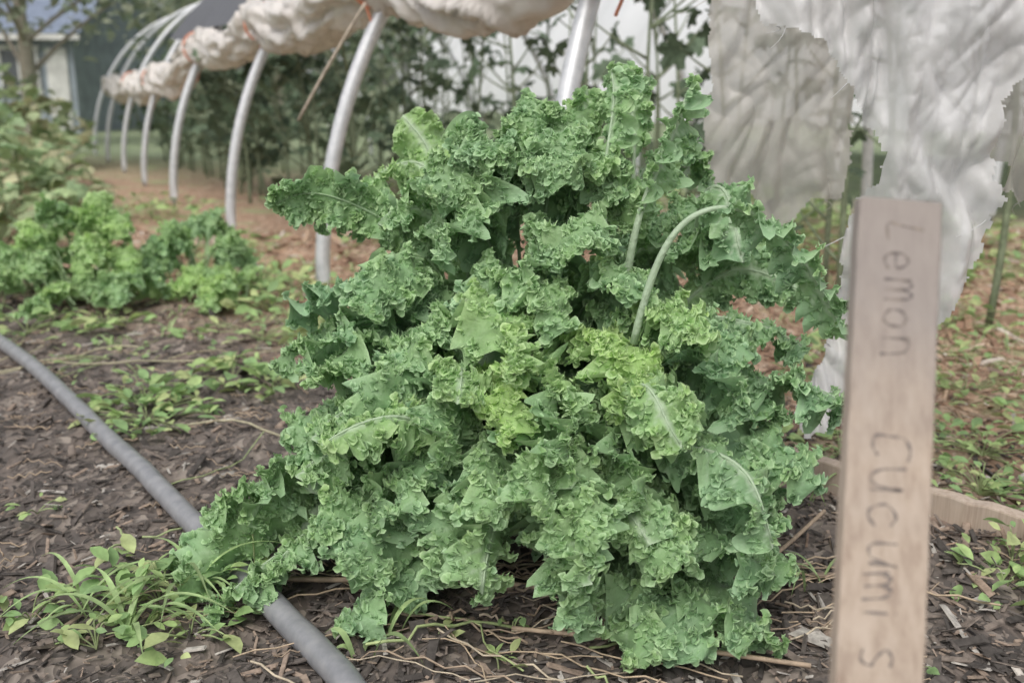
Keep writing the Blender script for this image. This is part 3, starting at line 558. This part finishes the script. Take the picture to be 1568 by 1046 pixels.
TG=[(.32,.37,.26),(.39,.43,.31),(.27,.33,.24),(.42,.45,.32)]  # tree and hedge greens with aerial haze mixed into the colour
tree(-6.9,13,4.2,1.9,1300,.18,TG,.2); tree(-9,19,5,2.2,1800,.24,TG); tree(-5.5,24,6.5,3,2400,.3,TG); tree(-1,32,7,3.4,2000,.34,TG); tree(5,34,7,3.5,2000,.34,TG); tree(11,32,7,3.5,2000,.34,TG); tree(-15,36,8,3.6,2200,.4,TG); tree(-22,32,8,4,2600,.4,TG)
ac=Acc()
for x in np.arange(-30,34,1.6): mass(ac,x,40+R.normal(0,1),1.4,1,R.uniform(2.2,3.6),120,.45,TG)
build('hedge',ac,M_leaf)
def cmat(name,c,r=.7,sc=3,v=.25):
    m,nt,N,Lk,b=mat(name); geo=N.new('ShaderNodeNewGeometry'); f=noisen(N,Lk,sc,5,geo.outputs['Position'])
    Lk.new(ramp(N,Lk,f,[(.3,tuple(x*(1-v) for x in c)),(.7,tuple(x*(1+v) for x in c))]),b.inputs['Base Color']); b.inputs['Roughness'].default_value=r; return m
Mw=cmat('blue_siding_material',(.28,.32,.36)); Mr=cmat('slate_roof_material',(.2,.24,.32)); Mt=cmat('white_trim_material',(.6,.6,.58)); Mg=cmat('window_glass_material',(.1,.11,.12),.15)
house=empty('clapboard_house'); hx0,hx1,hy0,hy1,wz,rz=-16.5,-10.6,25,32,2.35,4.1
ac=Acc(); ac.add([(hx0,hy0,0),(hx1,hy0,0),(hx1,hy1,0),(hx0,hy1,0),(hx0,hy0,wz),(hx1,hy0,wz),(hx1,hy1,wz),(hx0,hy1,wz),(hx0,(hy0+hy1)/2,rz),(hx1,(hy0+hy1)/2,rz)],[np.array([[0,1,5,4],[2,3,7,6]]),np.array([[1,2,6,9,5],[3,0,4,8,7]])],A(1,1,1)); build('walls',ac,Mw,False,house)
ac=Acc(); o=.35; my=(hy0+hy1)/2; sl=(rz-wz)/(my-hy0)
ac.add([(hx0-o,hy0-o,wz-o*sl+.05),(hx1+o,hy0-o,wz-o*sl+.05),(hx1+o,my,rz+.05),(hx0-o,my,rz+.05),(hx1+o,hy1+o,wz-o*sl+.05),(hx0-o,hy1+o,wz-o*sl+.05)],np.array([[0,1,2,3],[3,2,4,5]]),A(1,1,1)); ro=build('roof',ac,Mr,False,house); md=ro.modifiers.new('t','SOLIDIFY'); md.thickness=.12; md.offset=1
for x in (-14.8,-13.2,-11.9):
    beam('window_glass',(x-.4,hy0-.03,1.5),(x+.4,hy0-.03,1.5),.04,.95,Mg,house)
    for dz in(-.52,.52): beam('window_trim',(x-.5,hy0-.05,1.5+dz),(x+.5,hy0-.05,1.5+dz),.08,.1,Mt,house)
    for dx in(-.45,0,.45): beam('window_mullion',(x+dx,hy0-.07,1.04),(x+dx,hy0-.07,1.96),.05,.07,Mt,house)
beam('eave_trim',(hx0-o,hy0-o-.02,wz-.1),(hx1+o,hy0-o-.02,wz-.1),.05,.14,Mt,house)
beam('door',(-11.0,hy0-.03,0.05),(-11.0,hy0-.03,2.0),.5,.05,Mt,house)
# ------------------------------------------------------------ light + camera
w=bpy.data.worlds.new("World"); scene.world=w; w.use_nodes=True; N=w.node_tree.nodes; Lk=w.node_tree.links
sky=N.new('ShaderNodeTexSky'); sky.sky_type='NISHITA'; sky.sun_disc=False; sky.sun_elevation=math.radians(55); sky.sun_rotation=math.radians(200); sky.dust_density=4; sky.air_density=1.0; sky.ozone_density=.6
hs=N.new('ShaderNodeHueSaturation'); hs.inputs['Saturation'].default_value=.3; Lk.new(sky.outputs[0],hs.inputs['Color']); Lk.new(hs.outputs[0],N['Background'].inputs[0]); N['Background'].inputs[1].default_value=.15
sun=bpy.data.lights.new('sun','SUN'); sun.energy=1.5; sun.angle=math.radians(50); sun.color=(1,.96,.9); so=bpy.data.objects.new('sun',sun); scene.collection.objects.link(so)
el,rt=math.radians(55),math.radians(200); dirv=Vector((math.sin(rt)*math.cos(el),math.cos(rt)*math.cos(el),math.sin(el))); so.rotation_euler=dirv.to_track_quat('Z','Y').to_euler()
cam=bpy.data.cameras.new('camera'); co=bpy.data.objects.new('camera',cam); scene.collection.objects.link(co); scene.camera=co
co.location=(0,0,.85); co.rotation_euler=(math.radians(90-13.75),0,0); cam.lens=35; cam.sensor_width=36; cam.clip_end=400; cam.clip_start=.05
cam.dof.use_dof=True; cam.dof.focus_distance=1.6; cam.dof.aperture_fstop=3.5
scene.view_settings.view_transform='Standard'; scene.view_settings.look='None'; scene.view_settings.exposure=0
print('verts',sum(len(o.data.vertices) for o in bpy.data.objects if o.type=='MESH'))
